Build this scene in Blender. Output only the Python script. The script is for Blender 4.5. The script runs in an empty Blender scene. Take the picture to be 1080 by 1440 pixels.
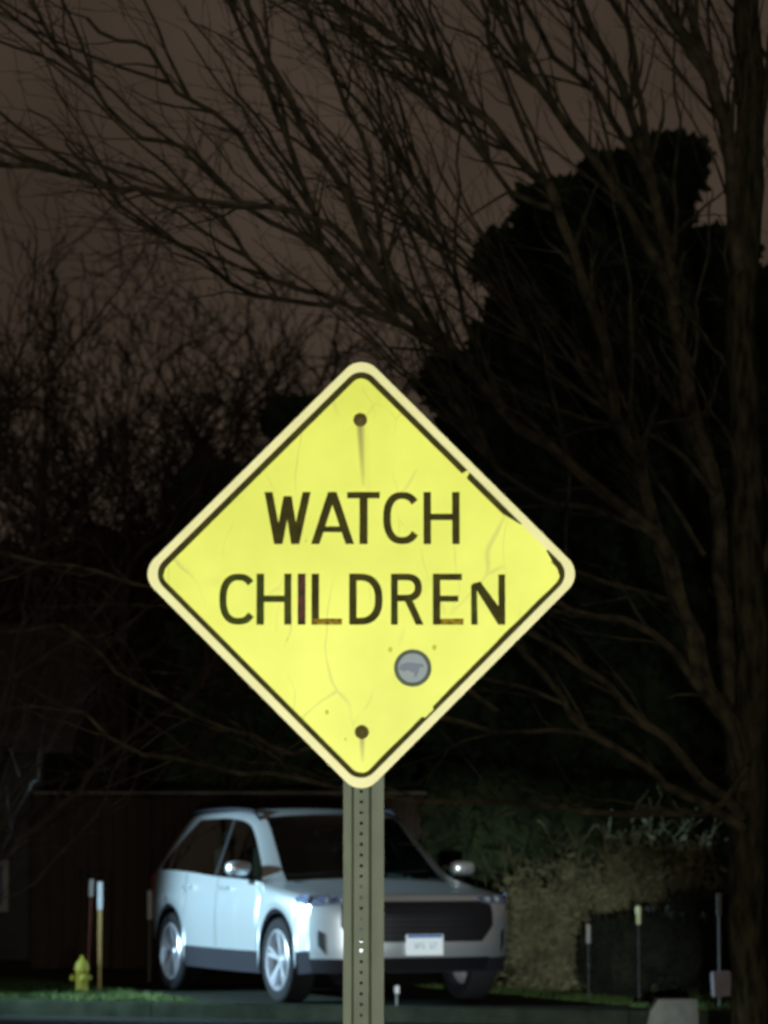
import bpy, math, random
from mathutils import Vector, Matrix, noise
R = math.radians
rnd = random.Random(7)
S = bpy.context.scene
COL = S.collection

# ------------------------------------------------------------------ camera geometry
F = 4670.0; CAMZ = 1.3; TH = math.atan(476 / F)
def at(px, py, Y):
    """world point seen at photo pixel (1080x1440) at distance Y along the street"""
    f = Vector((0, math.cos(TH), math.sin(TH))); u = Vector((0, -math.sin(TH), math.cos(TH)))
    d = f * F + Vector((1, 0, 0)) * (px - 540) + u * (720 - py)
    return Vector((0, 0, CAMZ)) + d * (Y / d.y)
def gx(px, Y): return (px - 540) / F * Y

# ------------------------------------------------------------------ helpers
def tag(o, label=None, cat=None, group=None, kind=None):
    if label: o['label'] = label
    if cat: o['category'] = cat
    if group: o['group'] = group
    if kind: o['kind'] = kind
    return o
def empty(name, loc=(0, 0, 0), rz=0.0):
    o = bpy.data.objects.new(name, None); COL.objects.link(o)
    o.location = loc; o.rotation_euler = (0, 0, rz); o.empty_display_size = .2
    return o
class MB:
    def __init__(s): s.v = []; s.f = []; s.m = []
    def add(s, vs, fs, mi=0):
        b = len(s.v); s.v += [tuple(p) for p in vs]
        s.f += [tuple(b + i for i in f) for f in fs]; s.m += [mi] * len(fs)
    def box(s, c, size, mi=0, rot=None, bev=0.0):
        x, y, z = [k / 2 for k in size]; c = Vector(c)
        if bev <= 0:
            vs = [Vector((a * x, b * y, d * z)) for d in (-1, 1) for a, b in ((-1, -1), (1, -1), (1, 1), (-1, 1))]
            fs = [(3, 2, 1, 0), (4, 5, 6, 7), (0, 1, 5, 4), (1, 2, 6, 5), (2, 3, 7, 6), (3, 0, 4, 7)]
        else:
            vs = []; rings = [(-z, bev), (-z + bev, 0), (z - bev, 0), (z, bev)]
            for zz, i in rings:
                X, Y = x - i, y - i; b = bev
                vs += [Vector(p) for p in ((-X + b, -Y, zz), (X - b, -Y, zz), (X, -Y + b, zz), (X, Y - b, zz), (X - b, Y, zz), (-X + b, Y, zz), (-X, Y - b, zz), (-X, -Y + b, zz))]
            fs = [tuple(range(7, -1, -1)), tuple(range(24, 32))]
            for r in range(3):
                for k in range(8): fs.append((r * 8 + k, r * 8 + (k + 1) % 8, r * 8 + 8 + (k + 1) % 8, r * 8 + 8 + k))
        if rot is not None: vs = [rot @ p for p in vs]
        s.add([p + c for p in vs], fs, mi)
    def tube(s, pts, rad, n=6, mi=0, cap=True):
        pts = [Vector(p) for p in pts]; vs = []; prev = None
        for i, p in enumerate(pts):
            t = (pts[min(i + 1, len(pts) - 1)] - pts[max(i - 1, 0)])
            if t.length < 1e-9: t = Vector((0, 0, 1))
            t.normalize()
            if prev is None:
                a = Vector((0, 1, 0)) if abs(t.y) < .8 else Vector((1, 0, 0))
                prev = t.cross(a).normalized()
            a = (prev - t * prev.dot(t))
            a = a.normalized() if a.length > 1e-6 else t.orthogonal().normalized()
            prev = a; b = t.cross(a)
            for k in range(n):
                w = 2 * math.pi * k / n
                vs.append(p + (a * math.cos(w) + b * math.sin(w)) * rad[i])
        fs = []
        for i in range(len(pts) - 1):
            for k in range(n):
                fs.append((i * n + k, i * n + (k + 1) % n, (i + 1) * n + (k + 1) % n, (i + 1) * n + k))
        if cap and n > 3:
            fs.append(tuple(range(n - 1, -1, -1))); fs.append(tuple((len(pts) - 1) * n + k for k in range(n)))
        s.add(vs, fs, mi)
    def lathe(s, prof, n=24, c=(0, 0, 0), axis='z', mi=0):
        vs = []
        for r, h in prof:
            for k in range(n):
                a = 2 * math.pi * k / n; x, y = r * math.cos(a), r * math.sin(a)
                p = (x, y, h) if axis == 'z' else ((x, h, y) if axis == 'y' else (h, x, y))
                vs.append(Vector(p) + Vector(c))
        fs = [(i * n + k, i * n + (k + 1) % n, (i + 1) * n + (k + 1) % n, (i + 1) * n + k) for i in range(len(prof) - 1) for k in range(n)]
        s.add(vs, fs, mi)
    def build(s, name, mats, parent=None, smooth=False):
        me = bpy.data.meshes.new(name); me.from_pydata(s.v, [], s.f)
        if not isinstance(mats, (list, tuple)): mats = [mats]
        for m in mats: me.materials.append(m)
        if len(mats) > 1: me.polygons.foreach_set('material_index', s.m)
        if smooth: me.polygons.foreach_set('use_smooth', [True] * len(me.polygons))
        me.update(); o = bpy.data.objects.new(name, me); COL.objects.link(o)
        if parent is not None: o.parent = parent
        return o

# ------------------------------------------------------------------ materials
def mat(name, col, rough=.6, metal=0.0, noise_s=0, col2=None, amt=.5, bump=0.0, bs=None, coat=0, spec=.5, stretch=None, detail=6):
    m = bpy.data.materials.new(name); m.use_nodes = True; nt = m.node_tree; b = nt.nodes['Principled BSDF']
    b.inputs['Base Color'].default_value = (*col, 1); b.inputs['Roughness'].default_value = rough
    b.inputs['Metallic'].default_value = metal; b.inputs['Coat Weight'].default_value = coat
    b.inputs['Specular IOR Level'].default_value = spec
    if noise_s:
        tc = nt.nodes.new('ShaderNodeTexCoord'); mp = nt.nodes.new('ShaderNodeMapping')
        if stretch: mp.inputs['Scale'].default_value = stretch
        nt.links.new(tc.outputs['Object'], mp.inputs['Vector'])
        n = nt.nodes.new('ShaderNodeTexNoise'); n.inputs['Scale'].default_value = noise_s; n.inputs['Detail'].default_value = detail
        nt.links.new(mp.outputs['Vector'], n.inputs['Vector'])
        r = nt.nodes.new('ShaderNodeValToRGB')
        r.color_ramp.elements[0].position = .5 - amt / 2; r.color_ramp.elements[0].color = (*col, 1)
        r.color_ramp.elements[1].position = .5 + amt / 2; r.color_ramp.elements[1].color = (*(col2 or col), 1)
        nt.links.new(n.outputs['Fac'], r.inputs['Fac']); nt.links.new(r.outputs['Color'], b.inputs['Base Color'])
        if bump:
            bp = nt.nodes.new('ShaderNodeBump'); bp.inputs['Strength'].default_value = bump; bp.inputs['Distance'].default_value = .02
            nt.links.new(n.outputs['Fac'], bp.inputs['Height']); nt.links.new(bp.outputs['Normal'], b.inputs['Normal'])
    return m
M = {}
M['bark'] = mat('bark', (.018, .014, .008), .95, noise_s=14, col2=(.058, .048, .025), amt=.35, bump=1.0, spec=.2, stretch=(1, 1, .3))
M['limb'] = mat('limb_bark', (.014, .011, .007), .95, noise_s=10, col2=(.066, .054, .03), amt=.35, bump=1.0, spec=.2)
M['bark_trunk'] = mat('trunk_bark', (.008, .007, .004), .95, noise_s=22, col2=(.042, .038, .018), amt=.3, bump=1.0, spec=.1, stretch=(1, 1, .25))
M['bark_red'] = mat('bark_reddish', (.03, .02, .015), .95, noise_s=6, col2=(.075, .05, .036), amt=.4, spec=.2)
M['bark_grey'] = mat('bark_grey', (.035, .036, .032), .9, noise_s=8, col2=(.08, .08, .07), amt=.4, spec=.2)
M['ever'] = mat('evergreen_leaf', (.012, .02, .009), .9, noise_s=3, col2=(.03, .045, .018), amt=.4, spec=.15)
M['ever2'] = mat('evergreen_leaf_pale', (.03, .055, .02), .9, noise_s=3, col2=(.06, .09, .035), amt=.4, spec=.15)
M['yew'] = mat('yew_leaf', (.003, .004, .002), .95, noise_s=5, col2=(.009, .010, .005), amt=.4, spec=.2)
M['shrub'] = mat('shrub_twig', (.05, .046, .024), .9, noise_s=4, col2=(.12, .108, .056), amt=.4, spec=.2)
M['shrub_leaf'] = mat('shrub_leaf', (.05, .048, .025), .8, noise_s=4, col2=(.16, .15, .075), amt=.5, spec=.3)
M['grass'] = mat('lawn', (.012, .026, .006), .95, noise_s=1.6, col2=(.035, .048, .018), amt=.5, bump=.8, spec=.1, detail=10)
M['blade'] = mat('grass_blade', (.02, .05, .009), .8, noise_s=1.2, col2=(.075, .105, .03), amt=.5, spec=.2)
M['asphalt'] = mat('asphalt', (.008, .009, .007), .95, noise_s=30, col2=(.022, .024, .018), amt=.6, bump=.4, spec=.2)
M['drive'] = mat('driveway', (.012, .013, .01), .95, noise_s=12, col2=(.032, .034, .028), amt=.6, bump=.3, spec=.05)
M['concrete'] = mat('concrete', (.009, .012, .007), .95, noise_s=5, col2=(.026, .03, .02), amt=.5, bump=.3, spec=.05)
M['fence'] = mat('fence_board', (.022, .013, .008), .9, noise_s=4, col2=(.045, .027, .015), amt=.5, bump=.3, stretch=(6, 1, .4))
M['fence_cap'] = mat('fence_cap', (.09, .08, .065), .85, noise_s=3, col2=(.2, .18, .15), amt=.5)
M['siding'] = mat('siding', (.035, .03, .025), .85, noise_s=3, col2=(.055, .05, .042), amt=.5)
M['shingle'] = mat('shingle', (.03, .028, .026), .95, noise_s=12, col2=(.06, .055, .05), amt=.5)
M['trim'] = mat('white_trim', (.2, .2, .17), .6, noise_s=5, col2=(.28, .28, .24), amt=.5)
M['paint'] = mat('car_paint', (.72, .80, .84), .33, metal=.84, coat=.6, noise_s=2.2, col2=(.76, .79, .79), amt=.6)
M['clad'] = mat('car_plastic', (.009, .009, .012), .8, noise_s=60, col2=(.014, .013, .018), amt=.6, spec=.15)
M['black'] = mat('black_plastic', (.006, .006, .007), .45)
M['rubber'] = mat('rubber', (.008, .008, .009), .85, noise_s=40, col2=(.014, .014, .015), amt=.6, spec=.15)
M['alloy'] = mat('alloy', (.75, .76, .8), .28, metal=.75, noise_s=20, col2=(.6, .6, .66), amt=.6)
M['lamp'] = mat('headlamp_lens', (.03, .045, .09), .08, coat=1, noise_s=30, col2=(.16, .18, .26), amt=.3)
M['lamp2'] = mat('headlamp_reflector', (.55, .58, .56), .2, metal=.6)
M['seat'] = mat('seat_fabric', (.05, .05, .045), .9, noise_s=20, col2=(.08, .08, .07), amt=.5)
M['plate'] = mat('plate_white', (.82, .88, .9), .5)
M['plate_blue'] = mat('plate_blue', (.02, .12, .4), .5)
M['plate_ink'] = mat('plate_ink', (.2, .33, .42), .5)
M['hyd'] = mat('hydrant_yellow', (.42, .46, .05), .55, noise_s=9, col2=(.50, .40, .06), amt=.5, bump=.15)
M['red'] = mat('marker_red', (.16, .03, .02), .6, noise_s=15, col2=(.22, .06, .03), amt=.5)
M['tan'] = mat('marker_tan', (.34, .21, .07), .6, noise_s=15, col2=(.42, .28, .09), amt=.5)
M['refl'] = mat('marker_white', (.62, .66, .68), .5, noise_s=20, col2=(.45, .48, .5), amt=.5)
M['refl_y'] = mat('marker_yellow', (.24, .27, .10), .5)
M['rod'] = mat('rod_grey', (.09, .095, .08), .6, noise_s=20, col2=(.15, .15, .13), amt=.5)
M['box'] = mat('box_white', (.42, .40, .44), .6, noise_s=9, col2=(.34, .3, .3), amt=.5)
M['boltm'] = mat('bolt_rust', (.05, .04, .004), .7, noise_s=200, col2=(.1, .08, .01), amt=.5)
M['ink'] = mat('letter_ink', (.018, .016, .001), .75, noise_s=30, col2=(.045, .041, .002), amt=.4, spec=.15)
M['ink_g'] = mat('letter_ink_greenish', (.018, .025, .002), .75, noise_s=30, col2=(.045, .056, .003), amt=.4, spec=.15)
M['ink_b'] = mat('letter_ink_brown', (.02, .015, .004), .7, noise_s=55, col2=(.09, .03, .024), amt=.35, spec=.15)
M['ink_o'] = mat('letter_ink_rust', (.05, .035, .002), .7, noise_s=70, col2=(.36, .25, .01), amt=.3, spec=.15)
M['edge'] = mat('sign_edge', (.64, .62, .28), .5, noise_s=8, col2=(.74, .72, .36), amt=.5)
M['stk_ring'] = mat('sticker_ring', (.015, .032, .012), .6, noise_s=60, col2=(.03, .05, .03), amt=.5)
M['stk'] = mat('sticker_face', (.12, .18, .235), .5, noise_s=40, col2=(.18, .225, .23), amt=.5)
M['stk_ink'] = mat('sticker_ink', (.06, .09, .15), .5)

def galvanised():
    m = mat('galvanised', (.052, .068, .040), .65, metal=.15, noise_s=16, col2=(.092, .115, .078), amt=.5, bump=.15, stretch=(1, 1, .35))
    return m
M['galv'] = galvanised()

def sign_face():
    m = bpy.data.materials.new('sign_yellow'); m.use_nodes = True; nt = m.node_tree; N = nt.nodes; L = nt.links
    b = N['Principled BSDF']; b.inputs['Roughness'].default_value = .5
    tc = N.new('ShaderNodeTexCoord')
    n = N.new('ShaderNodeTexNoise'); n.inputs['Scale'].default_value = 3.2; n.inputs['Detail'].default_value = 4
    L.new(tc.outputs['Object'], n.inputs['Vector'])
    r = N.new('ShaderNodeValToRGB'); r.color_ramp.elements[0].position = .35; r.color_ramp.elements[0].color = (.62, .68, .055, 1)
    r.color_ramp.elements[1].position = .68; r.color_ramp.elements[1].color = (.76, .815, .095, 1); L.new(n.outputs['Fac'], r.inputs['Fac'])
    # faint crazing of the old sheeting
    nd = N.new('ShaderNodeTexNoise'); nd.inputs['Scale'].default_value = 4; L.new(tc.outputs['Object'], nd.inputs['Vector'])
    mp = N.new('ShaderNodeMapping'); mp.inputs['Scale'].default_value = (1.6, 1, .55); mp.inputs['Rotation'].default_value = (0, .35, 0)
    va = N.new('ShaderNodeVectorMath'); va.operation = 'MULTIPLY_ADD'; va.inputs[1].default_value = (.16, 0, .16)
    L.new(nd.outputs['Color'], va.inputs[0]); L.new(tc.outputs['Object'], va.inputs[2]); L.new(va.outputs[0], mp.inputs['Vector'])
    vo = N.new('ShaderNodeTexVoronoi'); vo.feature = 'DISTANCE_TO_EDGE'; vo.inputs['Scale'].default_value = 5.5; L.new(mp.outputs['Vector'], vo.inputs['Vector'])
    cr = N.new('ShaderNodeMapRange'); cr.inputs['From Min'].default_value = .004; cr.inputs['From Max'].default_value = .022
    cr.inputs['To Min'].default_value = .5; cr.inputs['To Max'].default_value = 0; L.new(vo.outputs['Distance'], cr.inputs['Value'])
    nm = N.new('ShaderNodeTexNoise'); nm.inputs['Scale'].default_value = 5.5; L.new(tc.outputs['Object'], nm.inputs['Vector'])
    mm = N.new('ShaderNodeMapRange'); mm.inputs['From Min'].default_value = .48; mm.inputs['From Max'].default_value = .66; L.new(nm.outputs['Fac'], mm.inputs['Value'])
    mu = N.new('ShaderNodeMath'); mu.operation = 'MULTIPLY'; L.new(cr.outputs[0], mu.inputs[0]); L.new(mm.outputs[0], mu.inputs[1])
    mx = N.new('ShaderNodeMix'); mx.data_type = 'RGBA'; L.new(mu.outputs[0], mx.inputs['Factor']); L.new(r.outputs['Color'], mx.inputs['A'])
    mx.inputs['B'].default_value = (.42, .42, .09, 1); last = mx.outputs['Result']
    sx = N.new('ShaderNodeSeparateXYZ'); L.new(tc.outputs['Object'], sx.inputs[0])
    # darker streaks tapering down below the two bolts: (x0, z top, z bottom, half width, strength, x drift)
    def mth(op, a, bb, c=None):
        k = N.new('ShaderNodeMath'); k.operation = op
        for i, q in enumerate((a, bb, c)):
            if q is None: continue
            if isinstance(q, (int, float)): k.inputs[i].default_value = q
            else: L.new(q, k.inputs[i])
        return k.outputs[0]
    for x0, zt, zb, w, s_, dr, colr in ((-.003, .372, .21, .0115, .98, -.05, (.12, .10, .002)), (.002, -.386, -.455, .009, .9, -.02, (.16, .14, .004)), (.006, .36, .17, .014, .35, -.08, (.55, .55, .05))):
        t = N.new('ShaderNodeMapRange'); t.inputs['From Min'].default_value = zb; t.inputs['From Max'].default_value = zt; t.clamp = False
        L.new(sx.outputs['Z'], t.inputs['Value']); tt = t.outputs[0]
        tcl = mth('MINIMUM', mth('MAXIMUM', tt, 0.0), 1.0)
        below = mth('LESS_THAN', tt, 1.0)
        cx = mth('ADD', mth('MULTIPLY', mth('SUBTRACT', sx.outputs['Z'], zt), dr), x0)
        dx = mth('ABSOLUTE', mth('SUBTRACT', sx.outputs['X'], cx), 0.0)
        wd = mth('MULTIPLY_ADD', tcl, w * .55, w * .45)
        fall = mth('SUBTRACT', 1.0, mth('MINIMUM', mth('DIVIDE', dx, wd), 1.0))
        fac = mth('MULTIPLY', mth('MULTIPLY', mth('POWER', fall, .6), mth('MULTIPLY', mth('POWER', tcl, .6), below)), s_)
        q = N.new('ShaderNodeMix'); q.data_type = 'RGBA'; L.new(fac, q.inputs['Factor']); L.new(last, q.inputs['A']); q.inputs['B'].default_value = (*colr, 1)
        last = q.outputs['Result']
    L.new(last, b.inputs['Base Color'])
    return m
M['sign'] = sign_face()

def glass():
    m = bpy.data.materials.new('car_glass'); m.use_nodes = True; nt = m.node_tree; N = nt.nodes; L = nt.links
    N.remove(N['Principled BSDF'])
    t = N.new('ShaderNodeBsdfTransparent'); t.inputs['Color'].default_value = (.2, .25, .22, 1)
    g = N.new('ShaderNodeBsdfGlossy'); g.inputs['Roughness'].default_value = .04; g.inputs['Color'].default_value = (.9, .95, .95, 1)
    fr = N.new('ShaderNodeFresnel'); fr.inputs['IOR'].default_value = 1.5
    mx = N.new('ShaderNodeMixShader'); L.new(fr.outputs[0], mx.inputs[0]); L.new(t.outputs[0], mx.inputs[1]); L.new(g.outputs[0], mx.inputs[2])
    L.new(mx.outputs[0], N['Material Output'].inputs['Surface'])
    return m
M['glass'] = glass()

# ------------------------------------------------------------------ ground, road, kerb
def ky(x): return 28.1 - .35 * x            # far kerb line
gm = MB(); gm.add([(-600, -300, -.13), (600, -300, -.13), (600, 900, -.13), (-600, 900, -.13)], [(0, 1, 2, 3)])
tag(gm.build('ground', M['grass']), kind='structure')
rm = MB(); X0, X1 = -120, 120
rm.add([(X0, ky(X0) - 17, -.126), (X1, ky(X1) - 17, -.126), (X1, ky(X1) + .02, -.126), (X0, ky(X0) + .02, -.126)], [(0, 1, 2, 3)])
tag(rm.build('road', M['asphalt']), kind='structure')
km = MB(); n = 120; prof = [(0, -.2), (0, -.012), (.012, .002), (.14, .002), (.14, -.2)]
for side in (0, 1):
    off = 0 if side == 0 else -17
    sg = 1 if side == 0 else -1
    for i in range(n):
        xa = X0 + (X1 - X0) * i / n + .004; xb = X0 + (X1 - X0) * (i + 1) / n - .004
        vs = [(x, ky(x) + off + sg * a, z) for x in (xa, xb) for a, z in prof]
        km.add(vs, [(k, k + 1, k + 6, k + 5) for k in range(4)] + [(0, 1, 2, 3, 4), (9, 8, 7, 6, 5)])
tag(km.build('kerb', M['concrete']), kind='structure')
# far lawn, gently uneven, and near verge
lm = MB(); nx, ny = 90, 46
def lawn_z(x, y):
    d = max(0, y - ky(x) - .2)
    return -.004 + min(d, 2) * .5 * .02 * (noise.noise(Vector((x * .6, y * .6, 0))) - .2) if True else 0
vs = []
for j in range(ny + 1):
    for i in range(nx + 1):
        x = -40 + 80 * i / nx; d = .14 + (200 - .14) * (j / ny) ** 3; y = ky(x) + d
        vs.append((x, y, lawn_z(x, y)))
lm.add(vs, [(j * (nx + 1) + i, j * (nx + 1) + i + 1, (j + 1) * (nx + 1) + i + 1, (j + 1) * (nx + 1) + i) for j in range(ny) for i in range(nx)])
tag(lm.build('lawn', M['grass'], smooth=True), kind='structure')
vm = MB(); vs = []
vm.add([(X0, ky(X0) - 17.14, 0), (X1, ky(X1) - 17.14, 0), (X1, ky(X1) - 260, 0), (X0, ky(X0) - 260, 0)], [(3, 2, 1, 0)])
tag(vm.build('verge', M['grass']), kind='structure')

# ------------------------------------------------------------------ the sign
SY = 8.0; SC = at(508, 807, SY); K = 1 / 584.0
sign = empty('warning_sign', (SC.x, SY, 0))
tag(sign, 'yellow diamond WATCH CHILDREN sign with rusty bolts on a perforated metal post', 'road sign')
def rdiamond(half, r, n=8):
    """rounded diamond outline; half = centre to unrounded tip"""
    out = []
    for q in range(4):
        a0 = q * math.pi / 2
        d = half - r * math.sqrt(2); c = (d * math.cos(a0), d * math.sin(a0))
        for k in range(n + 1):
            a = a0 - math.pi / 4 + (math.pi / 2) * k / n
            out.append((c[0] + r * math.cos(a), c[1] + r * math.sin(a)))
    return out
def prism(mb, out, y0, y1, mi=0):
    n = len(out); vs = [(x, y0, z) for x, z in out] + [(x, y1, z) for x, z in out]
    mb.add(vs, [tuple(range(n)), tuple(range(2 * n - 1, n - 1, -1))] + [(i, n + i, n + (i + 1) % n, (i + 1) % n) for i in range(n)], mi)
H = 314 * K
b = MB(); prism(b, rdiamond(H, 30 * K), -.0015, .0015); e = b.build('panel', M['edge'], sign); e.location = (0, 0, SC.z)
b = MB(); prism(b, rdiamond(H - 17.5 * K, 24 * K), -.0022, -.0016); fc = b.build('sign_face', M['sign'], sign); fc.location = (0, 0, SC.z)
# dark border line, worn away near the right corner
oo = rdiamond(H - 16.5 * K, 25 * K, 8); 
def resample(out, step):
    res = []; n = len(out)
    for i in range(n):
        a = Vector(out[i]); c = Vector(out[(i + 1) % n]); L_ = (c - a).length; m_ = max(1, int(L_ / step))
        for k in range(m_): res.append(a + (c - a) * k / m_)
    return res
pts = resample(oo, .004); n = len(pts); b = MB()
def worn(p):
    px, py = p.x / K + 508, 807 - p.y / K
    if px > 735 and py < 790 and px < 771 : return 0
    if 657 < px < 662 and py < 700: return .3
    w = 9.0
    if px > 508 and py > 807: w = 7.4 + 1.2 * noise.noise(Vector((px * .03, 0, 0)))
    if px > 508 and py > 807 and 600 < px < 612: w = 3.2
    if px < 508 and py > 807: w = 7.6
    if 715 < px < 736 and py < 764: w = 7.6 * (736 - px) / 21 + 1
    if 770 < px < 782 and py < 790: w = 2 + 5.0 * (px - 770) / 12
    return w
for i in range(n):
    p, q = pts[i], pts[(i + 1) % n]; wa, wb = worn(p) * K, worn(q) * K
    if wa < K * .2 or wb < K * .2: continue
    def inw(p_, i_):
        t = (pts[(i_ + 1) % n] - pts[i_ - 1]).normalized(); return Vector((-t.y, t.x))
    na, nb = inw(p, i), inw(q, (i + 1) % n)
    b.add([(p.x, -.003, p.y), (q.x, -.003, q.y), (q.x + nb.x * wb, -.003, q.y + nb.y * wb), (p.x + na.x * wa, -.003, p.y + na.y * wa)], [(0, 1, 2, 3)])
o = b.build('border_line', M['ink'], sign); o.location = (0, 0, SC.z)
# ---- lettering, drawn as strokes in photo units (1/584 m), y down
class Glyph:
    def __init__(s): s.mb = MB(); s.k = 0
    def poly(s, ps, mi=0):
        s.k += 1; y = -.003 - .00012 * (s.k % 9)
        vs = [((x - 508) * K, y, (807 - yy) * K) for x, yy in ps]
        ar = sum(vs[i][0] * vs[(i + 1) % len(vs)][2] - vs[(i + 1) % len(vs)][0] * vs[i][2] for i in range(len(vs)))
        if ar < 0: vs.reverse()
        s.mb.add(vs, [tuple(range(len(vs)))], mi)
    def v(s, x, y0, y1, w=11, mi=0): s.poly([(x, y0), (x + w, y0), (x + w, y1), (x, y1)], mi)
    def h(s, x0, x1, y, w=9.5, mi=0): s.poly([(x0, y), (x1, y), (x1, y + w), (x0, y + w)], mi)
    def d(s, xt, yt, xb, yb, w=11.5, mi=0): s.poly([(xt, yt), (xt + w, yt), (xb + w, yb), (xb, yb)], mi)
    def arc(s, cx, cy, rx, ry, a0, a1, w=10.5, mi=0, n=22, pw=2.0):
        s.k += 1; y = -.003 - .00012 * (s.k % 9); vs = []
        for i in range(n + 1):
            a = R(a0 + (a1 - a0) * i / n); c, sn = math.cos(a), math.sin(a)
            c2 = math.copysign(abs(c) ** (2 / pw), c); s2 = math.copysign(abs(sn) ** (2 / pw), sn)
            vs.append(((cx + rx * c2 - 508) * K, y, (807 - (cy - ry * s2)) * K)); vs.append(((cx + (rx - w) * c2 - 508) * K, y, (807 - (cy - (ry - w * .92) * s2)) * K))
        s.mb.add(vs, [(2 * i, 2 * i + 2, 2 * i + 3, 2 * i + 1) for i in range(n)], mi)
inks = [M['ink'], M['ink_g'], M['ink_b'], M['ink_o']]
T, Bm = 691, 765
g = Glyph()
g.d(371, T, 385, Bm); g.d(398, T + 6, 385.5, Bm); g.d(398, T + 6, 409, Bm); g.d(425, T, 409, Bm)         # W
g.d(461, T, 437, Bm, 12); g.d(461, T, 486, Bm, 12); g.h(447, 488, 740, 8)                                   # A
g.h(488, 534, T, 9); g.v(505.5, T, Bm, 11.5)                                                                # T
g.arc(566, 728, 27, 37, 40, 322, 10.5, pw=2.4)                                                              # C
g.v(596, T, Bm, 10.5); g.v(636.5, T, Bm, 10.5); g.h(600, 642, 722, 9)                                       # H
o = g.mb.build('lettering', inks, sign); o.location = (0, 0, SC.z); o['label'] = 'word WATCH in dark letters'
T, Bm = 807, 879; g = Glyph()
g.arc(335, 843, 27, 36, 42, 320, 10, 1, pw=2.4)                                                             # C
g.v(360.5, T, Bm, 10.5, 1); g.v(399.5, T, Bm, 10, 1); g.h(365, 404, 838, 9, 1)                              # H
g.v(418.5, T, Bm, 11, 2)                                                                                    # I
g.v(438, T, Bm, 10.5, 0); g.h(440, 481, Bm - 8.5, 8.5, 3)                                                    # L
g.v(491, T, Bm, 10.5); g.arc(506, 843, 32, 36, 90, -90, 10.5, pw=2.4); g.h(495, 507, T, 9.6); g.h(495, 507, Bm - 9.6, 9.6)   # D
g.v(550, T, Bm, 9.5, 1); g.arc(572, 826.5, 21.5, 19.5, 90, -90, 10, pw=2.3); g.h(553, 573, T, 9.2); g.h(553, 574, 837, 9); g.d(569, 844, 585, Bm, 11)      # R
g.v(609, T, Bm, 10.5); g.h(612, 650, T, 9); g.h(612, 645, 838, 8.5); g.h(614, 652, Bm - 8.5, 8.5, 3)         # E
g.poly([(663, 823), (671, 821), (672, Bm), (663, Bm)], 1); g.poly([(665, 821), (676, 818), (711, 866), (711, Bm), (701, Bm)], 0); g.v(701.5, T + 1, Bm, 9.5, 0)   # N, its shoulder worn off
o = g.mb.build('lettering', inks, sign); o.location = (0, 0, SC.z); o['label'] = 'word CHILDREN in dark letters, brownish I and rusty feet'
# bolts, sticker, specks
for bx_, by_ in ((506.5, 588), (509, 1030)):
    b = MB(); b.lathe([(0, -.010), (.006, -.0095), (.0075, -.007), (.0078, -.0045), (.016, -.004), (.017, -.003), (.017, -.0022)], 20, axis='y')
    o = b.build('bolt', M['boltm'], sign, smooth=True); o.location = ((bx_ - 508) * K, 0, SC.z + (807 - by_) * K)
b = MB(); b.lathe([(0, -.0034), (.0355, -.0034), (.0365, -.0042), (.0445, -.0042), (.0452, -.0022)], 40, axis='y')
for i, f in enumerate(b.f): b.m[i] = 0 if i < 40 else 1
st = b.build('round_sticker', [M['stk'], M['stk_ring']], sign); st.location = ((580.5 - 508) * K, 0, SC.z + (807 - 940) * K)
b = MB(); yy = -.0038
for ps in ([(-17, 5), (-6, 8), (14, 6), (16, 1), (2, 0), (-12, -5), (-20, -2)], [(-9, -1), (10, 1), (8, -6), (2, -7), (-4, -5)], [(3, -5), (8, -6), (5, -13), (2, -11)]):
    b.add([(x * K, yy, z * K) for x, z in ps], [tuple(range(len(ps) - 1, -1, -1))]); yy -= .0001
b.build('sticker_print', M['stk_ink'], st)
SPK = mat('speck', (.45, .45, .03), .7)
for px, py, r_ in ((549, 914, 3), (611, 911, 3), (460, 1002, 2.6), (486, 1040, 1.6), (404, 900, 1.2), (430, 760, 1.2)):
    b = MB(); b.add([((px - 508 + r_ * math.cos(a * .785)) * K, -.0026, (807 - py + r_ * 1.3 * math.sin(a * .785)) * K) for a in range(8)], [tuple(range(8))])
    o = b.build('speck', SPK, sign); o.location = (0, 0, SC.z)
# U-channel post with a column of holes
PW = 57 * K; px0 = (483 - 508) * K
b = MB()
# outline across x (photo px) and depth behind the panel
prof = [(483, .004), (494.5, .004), (498, .016), (518.5, .016), (523, .004), (540, .004)]
zt = SC.z + .39; zb = -.4
cx = (508 - 508) * K; pitch = .0254; hr = .0042
def strip(xa, ya, xb, yb, z0, z1):
    b.add([(xa, ya, z0), (xb, yb, z0), (xb, yb, z1), (xa, ya, z1)], [(0, 1, 2, 3)])
for th in (0, .0028):
    P = [((x - 508) * K, y + .002 + th) for x, y in prof]
    for i in range(5):
        (xa, ya), (xb, yb) = P[i], P[i + 1]
        if i != 2: strip(xa, ya, xb, yb, zb, zt); continue
        z = zb
        while z + pitch < zt:
            m_ = (xa + xb) / 2; zc = z + pitch / 2; vs = []
            sq = [(xa, z), (m_, z), (xb, z), (xb, zc), (xb, z + pitch), (m_, z + pitch), (xa, z + pitch), (xa, zc)]
            ang = [225, 270, 315, 0, 45, 90, 135, 180]
            for (sx, sz) in sq: vs.append((sx, ya, sz))
            for a in ang: vs.append((m_ + hr * math.cos(R(a)), ya, zc + hr * math.sin(R(a))))
            b.add(vs, [(k, (k + 1) % 8, 8 + (k + 1) % 8, 8 + k) for k in range(8)])
            z += pitch
        strip(xa, ya, xb, yb, z, zt)
po = b.build('post', M['galv'], sign)

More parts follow.
